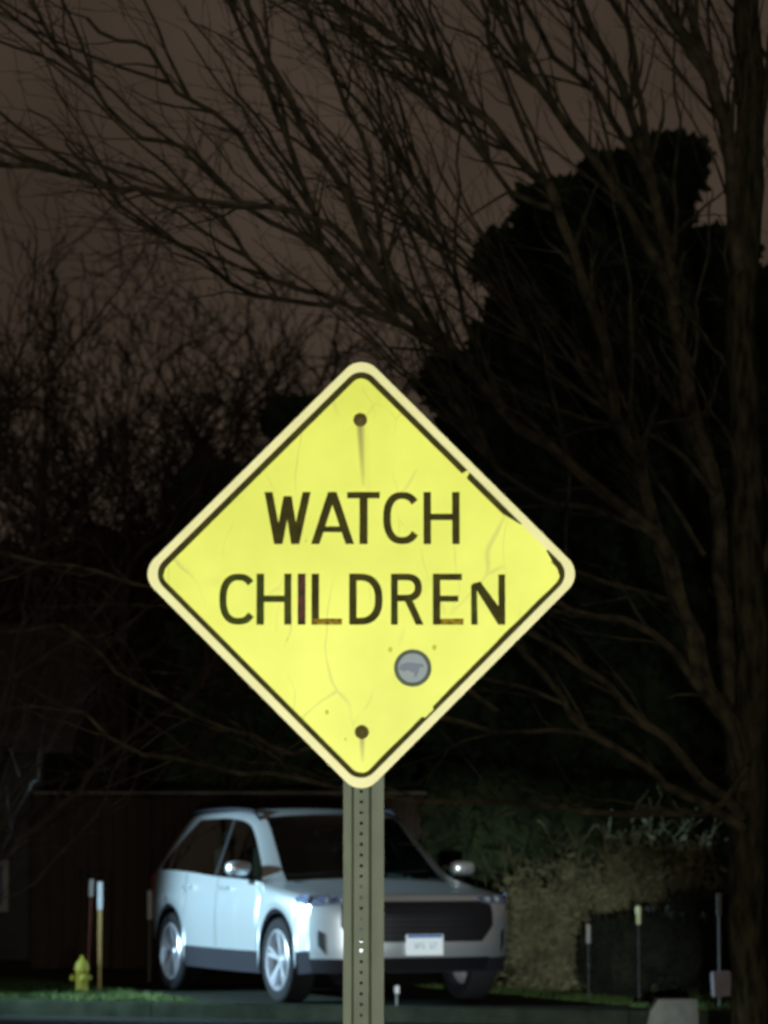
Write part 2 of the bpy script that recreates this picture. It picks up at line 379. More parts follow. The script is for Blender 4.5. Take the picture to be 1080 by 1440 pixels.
# ------------------------------------------------------------------ the car
A = R(23)
wheelL = at(413, 1405, 28.75); nrm = Vector((-math.cos(A), -math.sin(A), 0))
c0 = Vector((wheelL.x, 28.75, 0)) - nrm * .80
car = empty('parked_car', (c0.x, c0.y, 0.004), A - math.pi / 2)
car.scale = (1.02, 1.055, 1.0)
tag(car, 'white five-door SUV parked nose-out behind the sign post, black grille and black lower trim', 'car')
def interp(tab, u, smooth=True):
    tab = sorted(tab)
    if u <= tab[0][0]: return tab[0][1]
    if u >= tab[-1][0]: return tab[-1][1]
    for i in range(len(tab) - 1):
        if tab[i][0] <= u <= tab[i + 1][0]:
            x0, y0 = tab[i]; x1, y1 = tab[i + 1]; t = (u - x0) / (x1 - x0)
            if not smooth: return y0 + (y1 - y0) * t
            def sl(k):
                if k <= 0 or k >= len(tab) - 1: return (tab[min(k + 1, len(tab) - 1)][1] - tab[max(k - 1, 0)][1]) / (tab[min(k + 1, len(tab) - 1)][0] - tab[max(k - 1, 0)][0])
                a = (tab[k][1] - tab[k - 1][1]) / (tab[k][0] - tab[k - 1][0]); c = (tab[k + 1][1] - tab[k][1]) / (tab[k + 1][0] - tab[k][0])
                return 0 if a * c <= 0 else 2 * a * c / (a + c)
            m0, m1, h = sl(i), sl(i + 1), x1 - x0
            return (2 * t ** 3 - 3 * t ** 2 + 1) * y0 + (t ** 3 - 2 * t ** 2 + t) * h * m0 + (-2 * t ** 3 + 3 * t ** 2) * y1 + (t ** 3 - t ** 2) * h * m1
UF, UR, AR = 0.0, -2.70, .40
Wt = [(-3.66, .60), (-3.6, .72), (-3.45, .82), (-3.1, .91), (-2.7, .93), (-1.5, .925), (0, .93), (.35, .915), (.62, .87)]
Tt = [(.62, .955), (.3, 1.005), (0, 1.04), (-.10, 1.055), (-.54, 1.335), (-.98, 1.62), (-1.25, 1.66), (-1.8, 1.68), (-2.6, 1.67), (-3.05, 1.62), (-3.2, 1.57), (-3.38, 1.36), (-3.52, 1.10), (-3.6, .98), (-3.66, .85)]
V7 = [(.62, .80), (0, .80), (-.10, .79), (-.98, .655), (-1.4, .64), (-2.6, .63), (-3.05, .60), (-3.2, .58), (-3.4, .66), (-3.66, .66)]
Kt = [(.62, 0), (.3, .3), (-.1, 1), (-1.1, 1), (-2, 0)]
Bt = [(.62, .90), (0, .985), (-.4, 1.03), (-1.5, 1.065), (-2.9, 1.115), (-3.3, 1.10), (-3.66, .84)]
def zbot(u):
    z = interp([(.62, .27), (.3, .25), (-1, .235), (-2.9, .25), (-3.66, .36)], u)
    for c in (UF, UR):
        d = abs(u - c)
        if d < AR: z = max(z, .37 + math.sqrt(AR * AR - d * d))
    return z
def ring(u):
    W = interp(Wt, u); T_ = interp(Tt, u, True); k = interp(Kt, u) * .22
    inar = min(abs(u - UF), abs(u - UR)) < AR + .001
    z0 = zbot(u); z5 = min(interp(Bt, u), T_ - .03); z4 = min(.92, z5 - .06)
    z1 = z0 + (.035 if inar else .19); 
    z1 = min(z1, z4 - .02); z2 = z1 + (z4 - z1) * .35; z3 = z1 + (z4 - z1) * .72
    v7 = min(interp(V7, u), W * .93); T7 = T_ - .035
    z7 = max(T7, z5 + .012); z6 = max(z7 - .055, z5 + .006)
    if u < -2.35: z6 = max(z5 + .01, min(z6, z5 + .49 * max(0, min(1, (u + 3.12) / .62)) ** .8))
    if u > -.1: z6 = z5 + .006
    f = (z6 - z5) / max(.001, (z7 - z5))
    v5 = W * .962; v6 = v5 + (v7 + .02 - v5) * min(1, f * .96)
    P = [(u, W * .965, z0), (u, W * .992, z1), (u, W * 1.0, z2), (u, W, z3), (u, W * .985, z4), (u - .6 * k, v5, z5), (u - k, v6, z6), (u - k, v7, z7)]
    for q in (.90, .6, .3, 0): P.append((u - k * q * q, v7 * q, z7 + (T_ - z7) * (1 - q * q) ** .8))
    return P
us = set()
u = .62
while u > -3.66: us.add(round(u, 3)); u -= .055
for c in (UF, UR):
    us = {q for q in us if not abs(abs(q - c) - AR) < .03}
    for k in range(0, 19):
        a = math.pi * k / 18; us.add(round(c + AR * math.cos(a), 4))
    us.add(round(c + AR + .0015, 4)); us.add(round(c - AR - .0015, 4))
for q in (-.10, -.98, -3.66, -1.42, -1.50, -.22, -3.05, -3.22, -3.5, -3.02, .62): us.add(q)
us = sorted(us, reverse=True); rings = [ring(u) for u in us]
body, clad, gs, gw, pil, grear = MB(), MB(), {1: [MB(), MB()], -1: [MB(), MB()]}, MB(), {1: MB(), -1: MB()}, MB()
NC = 11
for i in range(len(us) - 1):
    um = (us[i] + us[i + 1]) / 2; r0, r1 = rings[i], rings[i + 1]
    for c in range(NC):
        qs = [r0[c], r1[c], r1[c + 1], r0[c + 1]]
        hgt = (r0[min(c + 1, 11)][2] - r0[c][2])
        for s in (1, -1):
            tgt = body
            if c == 0: tgt = clad
            elif c == 5 and -3.05 < um < -.22 and (r0[6][2] - r0[5][2]) > .02:
                tgt = pil[s] if -1.50 < um < -1.42 else gs[s][0 if um > -1.45 else 1]
            elif c >= 8 and -.98 < um < -.10: tgt = gw
            elif c >= 8 and -3.5 < um < -3.22: tgt = grear
            vs = [(p[0], -p[1] * s, p[2]) for p in qs]
            if s > 0: vs.reverse()
            tgt.add(vs, [(0, 1, 2, 3)])
# tail cap
lr = rings[-1]; vs = [(p[0], -p[1], p[2]) for p in lr] + [(p[0], p[1], p[2]) for p in reversed(lr[:-1])]
body.add(vs, [tuple(range(len(vs)))])
# front fascia surface
r0 = rings[0]
def fasc(t, z, proud=0.0):
    a = abs(t) ** 3.4; ext = .30
    ext -= .13 * max(0, min(1, (z - .76) / .18)) ** 1.4
    ext += .012 * math.sin(max(0, min(1, (z - .3) / .35)) * math.pi)
    ext -= .10 * max(0, min(1, (.42 - z) / .2))
    hw = interp([(.27, .84), (.45, .865), (.7, .87), (.86, .857), (.93, .80)], z)
    return Vector((.62 + ext * (1 - a) + proud, -t * hw * (1 + proud * .6), z))
zs = [r0[c][2] for c in range(0, 8)]; zs = [zs[0], .33, .39, zs[1], .5, .55, .62, .7, .78, .84, .88, r0[5][2] + .004, r0[7][2]]
ts = [math.sin(math.pi / 2 * (-1 + 2 * k / 36)) for k in range(37)]; ts[0] = -1; ts[-1] = 1
def edge(z):
    return interp([(r0[c][2], r0[c][1]) for c in range(8)], z, False)
def fp(t, z):
    p = fasc(t, z); w = abs(t) ** 3; p.y = p.y * (1 - w) + (-t * edge(z)) * w; return p
for j in range(len(zs) - 1):
    for i in range(36):
        (clad if zs[j + 1] < .40 else body).add([fp(ts[i], zs[j]), fp(ts[i + 1], zs[j]), fp(ts[i + 1], zs[j + 1]), fp(ts[i], zs[j + 1])], [(3, 2, 1, 0)])
# nose of the bonnet
zt_ = zs[-1]
def hoodedge(t):
    q = abs(t); v7 = r0[7][1]; T_ = .955
    return Vector((.62, -t * v7, r0[7][2] + (T_ - r0[7][2]) * (1 - min(1, q) ** 2) ** .8))
for i in range(36):
    for k in range(5):
        def L(t, w):
            a = hoodedge(t); c = fp(t, zt_); p = a.lerp(c, w); p.z = a.z + (c.z - a.z) * w ** 1.6; return p
        body.add([L(ts[i], k / 5), L(ts[i + 1], k / 5), L(ts[i + 1], (k + 1) / 5), L(ts[i], (k + 1) / 5)], [(0, 1, 2, 3)])
bo = body.build('body', M['paint'], car, smooth=True)
md = bo.modifiers.new('weld', 'WELD'); md.merge_threshold = .0008
co = clad.build('lower_trim', M['clad'], car, smooth=True); md = co.modifiers.new('weld', 'WELD'); md.merge_threshold = .0008
for s in (1, -1):
    gs[s][0].build('side_window', M['glass'], car, True); gs[s][1].build('side_window', M['glass'], car, True)
gw.build('windscreen', M['glass'], car, True); grear.build('rear_window', M['glass'], car, True)
pil[1].build('window_pillar', M['black'], car); pil[-1].build('window_pillar', M['black'], car)
# underbody + wheel wells + cabin
b = MB(); b.box((-1.35, 0, .33), (1.75, 1.62, .12)); b.box((-1.4, 0, .5), (4.0, 1.1, .4)); b.box((.45, 0, .42), (.5, 1.2, .3)); b.box((-3.3, 0, .5), (.4, 1.3, .2))
for c in (UF, UR):
    for s in (1, -1):
        n_ = 14; vs = []
        for k in range(n_ + 1):
            a = math.pi * k / n_
            for vv in (.54, .915): vs.append((c + (AR - .004) * math.cos(a), s * vv, .37 + (AR - .004) * math.sin(a)))
        b.add(vs, [(2 * k, 2 * k + 1, 2 * k + 3, 2 * k + 2) for k in range(n_)])
b.build('underbody', M['black'], car)
b = MB(); b.box((-1.75, 0, .86), (3.0, 1.6, .3)); b.box((-.38, 0, .985), (.5, 1.4, .09), bev=.03)
b.build('dashboard', M['black'], car)
for s in (1, -1):
    b = MB(); b.box((-1.35, .37 * s, 1.14), (.12, .48, .42), rot=None, bev=.04); b.box((-1.38, .37 * s, 1.44), (.09, .26, .17), bev=.035)
    b.box((-1.1, .37 * s, 1.0), (.5, .5, .1), bev=.03); b.build('seat', M['seat'], car)
b = MB(); b.box((-2.3, 0, 1.14), (.12, 1.25, .4), bev=.04); [b.box((-2.32, q, 1.42), (.08, .24, .14), bev=.03) for q in (-.42, 0, .42)]
b.build('seat', M['seat'], car)
b = MB(); pts_ = [(-.78 - .06 * math.sin(R(a)), -.37 * -1 + .18 * math.cos(R(a)), 1.08 + .17 * math.sin(R(a))) for a in range(0, 361, 20)]
b.tube(pts_, [.014] * len(pts_), 6); b.build('steering_wheel', M['black'], car)
# wheels
def wheel(u, s):
    b = MB(); R_ = .362; y = s * .80
    b.lathe([(.255, -.10), (.33, -.112), (.352, -.10), (R_, -.07), (R_, .07), (.352, .10), (.33, .112), (.255, .10)], 40, axis='y')
    w = b.build('wheel', M['rubber'], car, True); w.location = (u, y, .362)
    b = MB(); o_ = s
    b.lathe([(.262, o_ * .104), (.25, o_ * .112), (.238, o_ * .10), (.23, o_ * .05), (.225, -o_ * .06)], 40, axis='y')
    b.lathe([(0, o_ * .082), (.035, o_ * .082), (.05, o_ * .07), (.055, o_ * .05)], 20, axis='y')
    for k in range(5):
        for dd in (-.13, .13):
            a = 2 * math.pi * k / 5 + .3; a1 = a + dd
            p0 = Vector((.045 * math.cos(a), 0, .045 * math.sin(a))); p1 = Vector((.242 * math.cos(a1), 0, .242 * math.sin(a1)))
            t = (p1 - p0).normalized(); nn = Vector((-t.z, 0, t.x)); w0, w1 = .017, .014
            f_ = o_ * .078; g_ = o_ * .098; bk = o_ * .04
            vs = [p0 - nn * w0 + Vector((0, f_, 0)), p0 + nn * w0 + Vector((0, f_, 0)), p1 + nn * w1 + Vector((0, g_, 0)), p1 - nn * w1 + Vector((0, g_, 0)),
                  p0 - nn * w0 + Vector((0, bk, 0)), p0 + nn * w0 + Vector((0, bk, 0)), p1 + nn * w1 + Vector((0, bk, 0)), p1 - nn * w1 + Vector((0, bk, 0))]
            b.add(vs, [(0, 1, 2, 3), (0, 4, 5, 1), (1, 5, 6, 2), (2, 6, 7, 3), (3, 7, 4, 0)])
    rim = b.build('rim', M['alloy'], w)
    b = MB(); b.lathe([(0, o_ * .03), (.155, o_ * .03), (.155, o_ * .02)], 28, axis='y'); b.build('brake_disc', M['rod'], w)
for u in (UF, UR):
    for s in (1, -1): wheel(u, s)
# fascia patches: (t, z) polygons laid on the front surface
def patch(quads, proud, m, name, nsub=8, nz=6):
    b = MB()
    for (t0, t1, za0, za1, zb0, zb1) in quads:     # z bottom/top at t0, at t1
        vs = []; W_ = nz + 1
        for i in range(nsub + 1):
            w = i / nsub; t = t0 + (t1 - t0) * w; zl = za0 + (zb0 - za0) * w; zh = za1 + (zb1 - za1) * w
            for k in range(W_):
                vs.append(fp(t, zl + (zh - zl) * k / nz) + (Vector((1, -t * abs(t) ** 5 * 1.2, 0))).normalized() * proud)
        nq = len(vs); vs2 = [Vector(v) - Vector((.035, 0, 0)) for v in vs]; fs = []
        for i in range(nsub):
            for k in range(nz):
                a = i * W_ + k; fs.append((a, a + W_, a + W_ + 1, a + 1))
            a = i * W_; fs.append((a, a + nq, a + W_ + nq, a + W_)); a += nz; fs.append((a, a + W_, a + W_ + nq, a + nq))
        for k in range(nz):
            fs.append((k, k + 1, k + 1 + nq, k + nq)); a = nsub * W_ + k; fs.append((a, a + nq, a + 1 + nq, a + 1))
        b.add(vs + vs2, fs)
    return b.build(name, m, car)
grl = patch([(-.76, -.62, .66, .84, .53, .87), (-.62, .62, .53, .87, .53, .87), (.62, .76, .53, .87, .66, .84)], .010, M['black'], 'grille', 16)
b = MB()
for k in range(7):
    z = .565 + k * .044
    pp = [fp(-.6 + 1.2 * i / 14, z) + Vector((.012, 0, 0)) for i in range(15)]
    b.tube(pp, [.004] * 15, 4)
gb = b.build('grille_bars', M['clad'], grl)
patch([(-.72, .72, .285, .40, .285, .40)], .01, M['black'], 'lower_intake', 14)
for s in (1, -1):
    hl = patch([(s * .64, s * .98, .865, .905, .835, .925)], .010, M['lamp'], 'headlight', 10)
    for q in (.74, .86):
        b = MB(); p = fp(s * q, .88) + Vector((.016, -s * q ** 6 * .02, 0)); b.lathe([(0, .0), (.02, .002), (.026, -.006)], 14, c=p, axis='x'); b.build('projector', M['lamp2'], hl)
    patch([(s * .885, s * .935, .43, .60, .50, .63)], .006, M['black'], 'bumper_vent', 3)
# headlight wrap on the wings, seams, handles
for s in (1, -1):
    b = MB(); vs = []
    for i in range(9):
        u = .62 - .22 * i / 8; W = interp(Wt, u); hgt = .045 * (1 - i / 8) ** .7 + .006
        for z in (.885 - hgt, .885 + hgt): vs.append((u, -s * (W * .99 + .007), z))
    fs = [(2 * i, 2 * i + 1, 2 * i + 3, 2 * i + 2) for i in range(8)]
    b.add(vs, fs); o = b.build('headlight', M['lamp'], car)
    b = MB()
    def seam(uu, z0, z1, w=.006):
        Wq = interp(Wt, uu); prev = None; vs = []
        for k in range(9):
            z = z0 + (z1 - z0) * k / 8; rg = ring(uu); yv = interp([(rg[c][2] + c * 1e-5, rg[c][1]) for c in range(7)], z, False)
            vs += [(uu - w / 2, -s * (yv + .003), z), (uu + w / 2, -s * (yv + .003), z)]
        b.add(vs, [(2 * k, 2 * k + 1, 2 * k + 3, 2 * k + 2) for k in range(8)])
    for a_ in ((-.42, .44, 1.02), (-1.46, .44, 1.06), (-2.28, .78, 1.08)):
        b = MB(); seam(*a_); b.build('door_seam', M['black'], car)
    for uu in (-1.25, -2.2):
        b = MB(); b.box((uu, -s * (.925 + .012), .965), (.2, .03, .028), bev=.01); b.build('door_handle', M['paint'], car)
    b = MB()
    # mirror: rounded shell
    vs = []; n1, n2 = 10, 16
    for i in range(n1 + 1):
        a = math.pi * i / n1 - math.pi / 2
        for k in range(n2):
            w = 2 * math.pi * k / n2
            def se(x, p): return math.copysign(abs(x) ** p, x)
            vs.append((-.62 + .075 * se(math.cos(a), .6) * se(math.cos(w), .7), -s * (1.02 + .105 * se(math.sin(a), .7)), 1.14 + .066 * se(math.cos(a), .6) * se(math.sin(w), .7)))
    b.add(vs, [(i * n2 + k, i * n2 + (k + 1) % n2, (i + 1) * n2 + (k + 1) % n2, (i + 1) * n2 + k) for i in range(n1) for k in range(n2)])
    mr = b.build('mirror', M['paint'], car, True)
    b = MB(); b.box((-.62, -s * 1.0, 1.075), (.07, .18, .03), bev=.01); b.box((-.60, -s * .90, 1.035), (.09, .05, .07), bev=.01); b.build('mirror_arm', M['black'], mr)
    b = MB(); rr = [(-1.0 - 2.0 * i / 12) for i in range(13)]
    b.tube([(u - .12, -s * (interp(V7, u) - .01), interp(Tt, u) + (-.005 if 0 < i < 12 else -.05)) for i, u in enumerate(rr)], [.014] * 13, 6); b.build('roof_rail', M['clad'], car, True)
    b = MB(); b.box((-3.57, -s * .74, .98), (.12, .1, .2), bev=.03); b.build('tail_light', M['red'], car)
# wipers
b = MB()
for s in (-.35, .35):
    pts_ = [(-.10 - .05 * i / 6 - .02, s - .45 + .6 * i / 6, 1.085 + .035 * i / 6) for i in range(7)]; b.tube(pts_, [.007] * 7, 4)
b.build('wiper', M['black'], car)
# number plate
pc = fp(0, .50); pl = empty('number_plate', (0, 0, 0)); pl.parent = car
bpy.data.objects.remove(pl)
b = MB(); b.box((pc.x + .022, 0, .505), (.012, .325, .175), bev=.004); pl = b.build('number_plate', M['plate'], car)
b = MB(); b.box((pc.x + .0295, 0, .577), (.004, .30, .022)); b.build('plate_band', M['plate_blue'], pl)
b = MB()
for k, hgt in enumerate((.05, .045, .05, .0, .048, .05)):
    if hgt:
        y = -.085 + k * .034; x = pc.x + .029
        b.box((x, y, .500), (.003, .007, hgt)); b.box((x + .0005, y + .01, .500 + (.018 if k % 2 else -.02)), (.003, .016, .007)); 
        if k % 3 == 0: b.box((x + .001, y + .016, .5), (.003, .006, hgt * .8))
b.build('plate_lettering', M['plate_ink'], pl)
# driveway under the car
b = MB(); d = Vector((math.sin(A), -math.cos(A), 0)); n_ = Vector((math.cos(A), math.sin(A), 0)); 
def dv(a, w): p = c0 + d * a + n_ * w; return (p.x, p.y, .0035)
vs = []
for w in (-1.35, 1.5):
    p = c0 + n_ * w; t = 0
    # walk forward to the kerb
    while (p + d * t).y > ky((p + d * t).x) + .15: t += .01
    vs.append(((p + d * t).x, (p + d * t).y, .0035))
q1 = dv(-9, 1.5); q0 = dv(-9, -1.35)
b.add([vs[0], vs[1], q1, q0], [(0, 1, 2, 3)])
tag(b.build('driveway', M['drive']), kind='structure')

# ------------------------------------------------------------------ grass blades along the lawn edge
b = MB(); rg = random.Random(3)
for i in range(42000):
    x = rg.uniform(-5.2, 5.2); dd = .15 + 4.2 * rg.random() ** 1.5; y = ky(x) + dd
    rel = Vector((x, y, 0)) - c0; w = rel.dot(n_); 
    if -1.4 < w < 1.55: continue
    if noise.noise(Vector((x * 1.5, y * 1.5, 3))) < -.25: continue
    h = rg.uniform(.02, .05) * (1 + .7 * noise.noise(Vector((x * 2, y * 2, 9)))); a = rg.uniform(0, 6.28); dx, dy = math.cos(a) * .006, math.sin(a) * .006
    lx, ly = rg.uniform(-.03, .03), rg.uniform(-.03, .03)
    b.add([(x - dx, y - dy, -.006), (x + dx, y + dy, -.006), (x + lx, y + ly, h)], [(0, 1, 2)])
tag(b.build('grass', M['blade']), 'short green lawn grass along the kerb', 'grass', kind='stuff')

# ------------------------------------------------------------------ trees
class Tree:
    def __init__(s, seed): s.rnd = random.Random(seed); s.trunk = MB(); s.crown = MB(); s.nseg = 0
    def limb(s, pts, r0, r1, mb=None, n=6, wob=.02):
        """pts: world points; subdivided and wobbled so the limb is gnarly"""
        out = []; rnd_ = s.rnd; m = len(pts)
        for i in range(m - 1):
            p0 = pts[max(i - 1, 0)]; p1 = pts[i]; p2 = pts[i + 1]; p3 = pts[min(i + 2, m - 1)]
            k = max(2, int((p2 - p1).length / .16))
            for j in range(k):
                t = j / k
                q = .5 * ((2 * p1) + (p2 - p0) * t + (2 * p0 - 5 * p1 + 4 * p2 - p3) * t * t + (3 * p1 - p0 - 3 * p2 + p3) * t ** 3)
                out.append(q)
        out.append(pts[-1]); sd = rnd_.random() * 100
        for i in range(1, len(out)):
            w = wob * min(1, i / 4)
            out[i] = out[i] + Vector((noise.noise(Vector((sd, i * .5, 0))), noise.noise(Vector((sd, i * .5, 5))), noise.noise(Vector((sd, i * .5, 9))))) * w
        L_ = len(out); rad = [max(.0022, (r0 + (r1 - r0) * (i / (L_ - 1)) ** .8) * (1 + .12 * noise.noise(Vector((sd, i * .8, 2))))) for i in range(L_)]
        (mb or s.crown).tube(out, rad, n, cap=False)
        return out, rad
    def twigs(s, pts, rad, depth, dens=1.0, length=.9, bias=Vector((-.3, 0, .7)), start=.15, minr=.0028):
        rnd_ = s.rnd; L_ = len(pts); acc = 0
        for i in range(max(1, int(L_ * start)), L_):
            if i == 0: continue
            seg = pts[i] - pts[i - 1]; acc += seg.length * dens * rnd_.uniform(.5, 1.5)
            while acc > .22:
                acc -= .22
                t = seg.normalized(); a = rnd_.uniform(0, 6.283); o = t.orthogonal().normalized(); o = o * math.cos(a) + t.cross(o) * math.sin(a)
                dir_ = (t * rnd_.uniform(.6, 1.1) + o * rnd_.uniform(.35, .9) + bias * rnd_.uniform(0, .8)).normalized()
                ln = length * rnd_.uniform(.35, 1.1); r = min(rad[i] * .6, rad[i] * rnd_.uniform(.3, .65)); r = max(minr, r)
                k = max(3, int(ln / .11)); p = pts[i].copy(); tp = [p]; rr = [r]
                for j in range(k):
                    dir_ = (dir_ + Vector((rnd_.gauss(0, .16), rnd_.gauss(0, .16), rnd_.gauss(0, .16))) + bias * .05).normalized()
                    p = p + dir_ * (ln / k); tp.append(p); rr.append(max(minr * .8, r * (1 - .75 * (j + 1) / k)))
                s.crown.tube(tp, rr, 4 if r > .008 else 3, cap=False); s.nseg += k
                if depth > 1: s.twigs(tp, rr, depth - 1, dens * 1.15, length * .55, bias, .2, minr)
# --- the big bare tree at the right, limbs traced from the photo
YT = 22.0
tA = Tree(11)
rootA = empty('bare_tree', (gx(1052, YT), YT, 0)); tag(rootA, 'big bare tree with trunk at the right edge, long limbs fanning left across the sky', 'tree')
def P2(px, py, dy=0): return at(px, py, YT + dy) - Vector(rootA.location)
jit = random.Random(5)
def L2(lst, r0, r1, dy0=0, dy1=0, n=6, tw=2, dens=1.0, length=.8, bias=Vector((-.35, 0, .6)), start=.12, mb=None, wob=.055):
    m = len(lst); pts = [P2(x, y, dy0 + (dy1 - dy0) * i / (m - 1)) for i, (x, y) in enumerate(lst)]
    o, r = tA.limb(pts, r0, r1, mb, n, wob)
    r = list(r)
    if tw: tA.twigs(o, r, tw, dens, length, bias, start)
    if r0 > .012: POOL.append((o, r))
    return o
px_m = F / YT; POOL = []
L2([(1052, 1510), (1053, 1400), (1050, 1280), (1052, 1120), (1056, 1000), (1056, 900), (1050, 760), (1048, 600), (1045, 470), (1046, 380), (1054, 260), (1056, 150), (1050, 0), (1046, -160)], .128, .085, tw=0, n=14, mb=tA.trunk, wob=.03)
up = Vector((-.1, 0, .8)); ul = Vector((-.5, 0, .6)); lf = Vector((-.8, 0, .25))
# limb list: points, r0, r1, dy0, dy1, bias, density
LIMBS = [
 ([(1046, 430), (1035, 340), (1030, 260), (1022, 180), (995, 95), (955, 40), (915, -20)], .045, .018, 0, -.5, up, .9),
 ([(1000, 108), (985, 60), (968, 0), (955, -60)], .022, .012, -.3, -.6, up, .9),
 ([(1050, 300), (1068, 180), (1085, 60), (1100, -30)], .035, .015, 0, .3, up, .7),
 ([(1045, 1120), (1040, 1060), (1020, 1000), (985, 930), (950, 830), (930, 760), (917, 727), (895, 650), (870, 590), (850, 490), (820, 390), (780, 285), (750, 245), (690, 172), (630, 115), (570, 65), (520, 30), (450, -30)], .05, .010, 0, -1.6, ul, 1.0),
 ([(785, 295), (715, 270), (655, 195), (600, 140), (548, 92), (500, 40), (470, -10)], .016, .006, -.9, -1.6, ul, 1.1),
 ([(790, 300), (758, 235), (728, 150), (692, 78), (684, 20), (670, -40)], .016, .007, -.9, -1.2, up, 1.1),
 ([(1035, 1090), (1030, 1000), (1020, 880), (1015, 780), (1004, 697), (985, 610), (962, 510), (942, 385), (920, 270), (905, 205), (868, 120), (838, 45), (805, -25)], .048, .014, .2, .9, up, .9),
 ([(910, 215), (903, 150), (893, 85), (862, 5), (845, -50)], .022, .011, .7, .9, up, .9),
 ([(950, 430), (905, 330), (860, 262), (830, 220), (780, 155), (748, 98), (716, 42), (695, -20)], .03, .010, .5, -.2, up, 1.0),
 ([(925, 280), (890, 210), (838, 133), (776, 75), (738, 8), (715, -40)], .022, .009, .6, .8, ul, 1.0),
 ([(1040, 1095), (1030, 1018), (992, 977), (967, 868), (925, 752), (875, 714), (800, 656), (735, 605), (680, 545), (625, 480), (575, 440), (540, 400), (505, 310), (462, 232), (410, 150), (380, 90), (352, 15), (340, -40)], .045, .009, -.2, -2.2, ul, 1.0),
 ([(640, 500), (560, 452), (475, 385), (430, 262), (396, 172), (366, 98), (330, 20), (300, -40)], .02, .008, -1.3, -2.2, ul, 1.1),
 ([(560, 452), (520, 400), (455, 345), (390, 250), (330, 190), (272, 142), (235, 115), (205, 68), (170, 55), (128, 25)], .018, .006, -1.5, -2.3, ul, 1.1),
 ([(500, 385), (420, 330), (345, 290), (270, 210), (200, 195), (150, 150), (108, 95), (62, 35), (40, 0)], .016, .006, -1.6, -2.5, ul, 1.1),
 ([(540, 400), (470, 318), (380, 290), (290, 283), (215, 271), (175, 268), (120, 250), (60, 234), (-20, 228)], .017, .010, -1.6, -2.4, lf, 1.0),
 ([(560, 455), (490, 430), (420, 405), (350, 360), (310, 305), (255, 273), (180, 230)], .015, .006, -1.5, -2.0, ul, 1.1),
 ([(470, 430), (390, 420), (320, 398), (250, 340), (190, 305), (155, 270), (90, 200)], .014, .005, -1.5, -2.2, ul, 1.1),
 ([(560, 440), (530, 315), (518, 220), (492, 150), (452, 68), (430, 0), (420, -40)], .016, .007, -1.5, -1.9, up, 1.1),
 ([(640, 500), (600, 380), (560, 300), (540, 200), (530, 110), (500, 30)], .014, .006, -1.2, -1.6, up, 1.1),
 ([(700, 560), (660, 450), (640, 380), (600, 290), (560, 215), (520, 160), (470, 110)], .015, .006, -1.1, -1.5, ul, 1.1),
 ([(870, 590), (780, 520), (700, 410), (620, 340), (540, 290), (470, 265)], .014, .005, -.6, -1.2, ul, 1.0),
 ([(1005, 700), (960, 640), (904, 610), (830, 590), (740, 555), (660, 500)], .016, .006, .1, -.5, ul, .9),
 ([(950, 830), (933, 768), (892, 740), (825, 714), (767, 702), (700, 660), (640, 570)], .022, .006, -.2, -1.0, ul, .9),
 ([(990, 780), (960, 730), (925, 677), (905, 640), (890, 600)], .014, .006, .1, -.3, ul, .8),
 ([(960, 850), (900, 831), (817, 806), (740, 790), (650, 760)], .014, .005, 0, -.5, lf, .8),
 ([(1045, 1110), (1035, 1040), (992, 977), (950, 922), (917, 889), (837, 868), (770, 840), (690, 830)], .034, .008, -.3, -1.0, lf, .8),
 ([(1040, 1150), (1017, 1118), (933, 1039), (858, 968), (800, 925), (750, 902), (680, 860), (600, 850)], .03, .008, -.4, -1.2, lf, .8),
 ([(1045, 1165), (1000, 1140), (937, 1106), (908, 1077), (825, 1031), (792, 981), (750, 930), (725, 906), (660, 860)], .028, .008, -.5, -1.4, lf, .8),
 ([(825, 1031), (792, 990), (746, 968), (700, 960), (620, 950), (540, 940)], .014, .006, -.9, -1.4, lf, .7),
 ([(840, 1035), (780, 1028), (700, 1027), (600, 1010), (480, 1020), (417, 1060), (312, 1022), (187, 968), (142, 918), (90, 870)], .013, .006, -.9, -2.0, lf, .9),
 ([(1050, 1080), (1015, 1130), (960, 1143), (908, 1143), (825, 1143), (700, 1127), (600, 1125), (480, 1110), (380, 1085), (300, 1080), (200, 1060), (120, 1000)], .018, .006, -.6, -2.2, lf, .8),
 ([(700, 1000), (560, 900), (420, 870), (300, 850), (183, 818), (104, 797), (25, 785), (-40, 760)], .012, .006, -1.2, -2.4, lf, .9),
 ([(800, 645), (800, 690), (797, 760), (795, 800)], .008, .004, -.9, -.9, Vector((0, 0, -.5)), .5),
 ([(1052, 900), (1065, 820), (1080, 760), (1100, 700)], .022, .012, 0, .2, up, .6),
 ([(1052, 1060), (1070, 960), (1082, 930), (1110, 900)], .022, .012, 0, .2, up, .6),
]
for lst, r0, r1, d0, d1, bi, de in LIMBS:
    L2(lst, r0 * 1.35, r1 * 2.0, d0, d1, 7 if r0 > .025 else 5, 3, de * .95, .75, bi, .25 if r0 > .025 else .08)
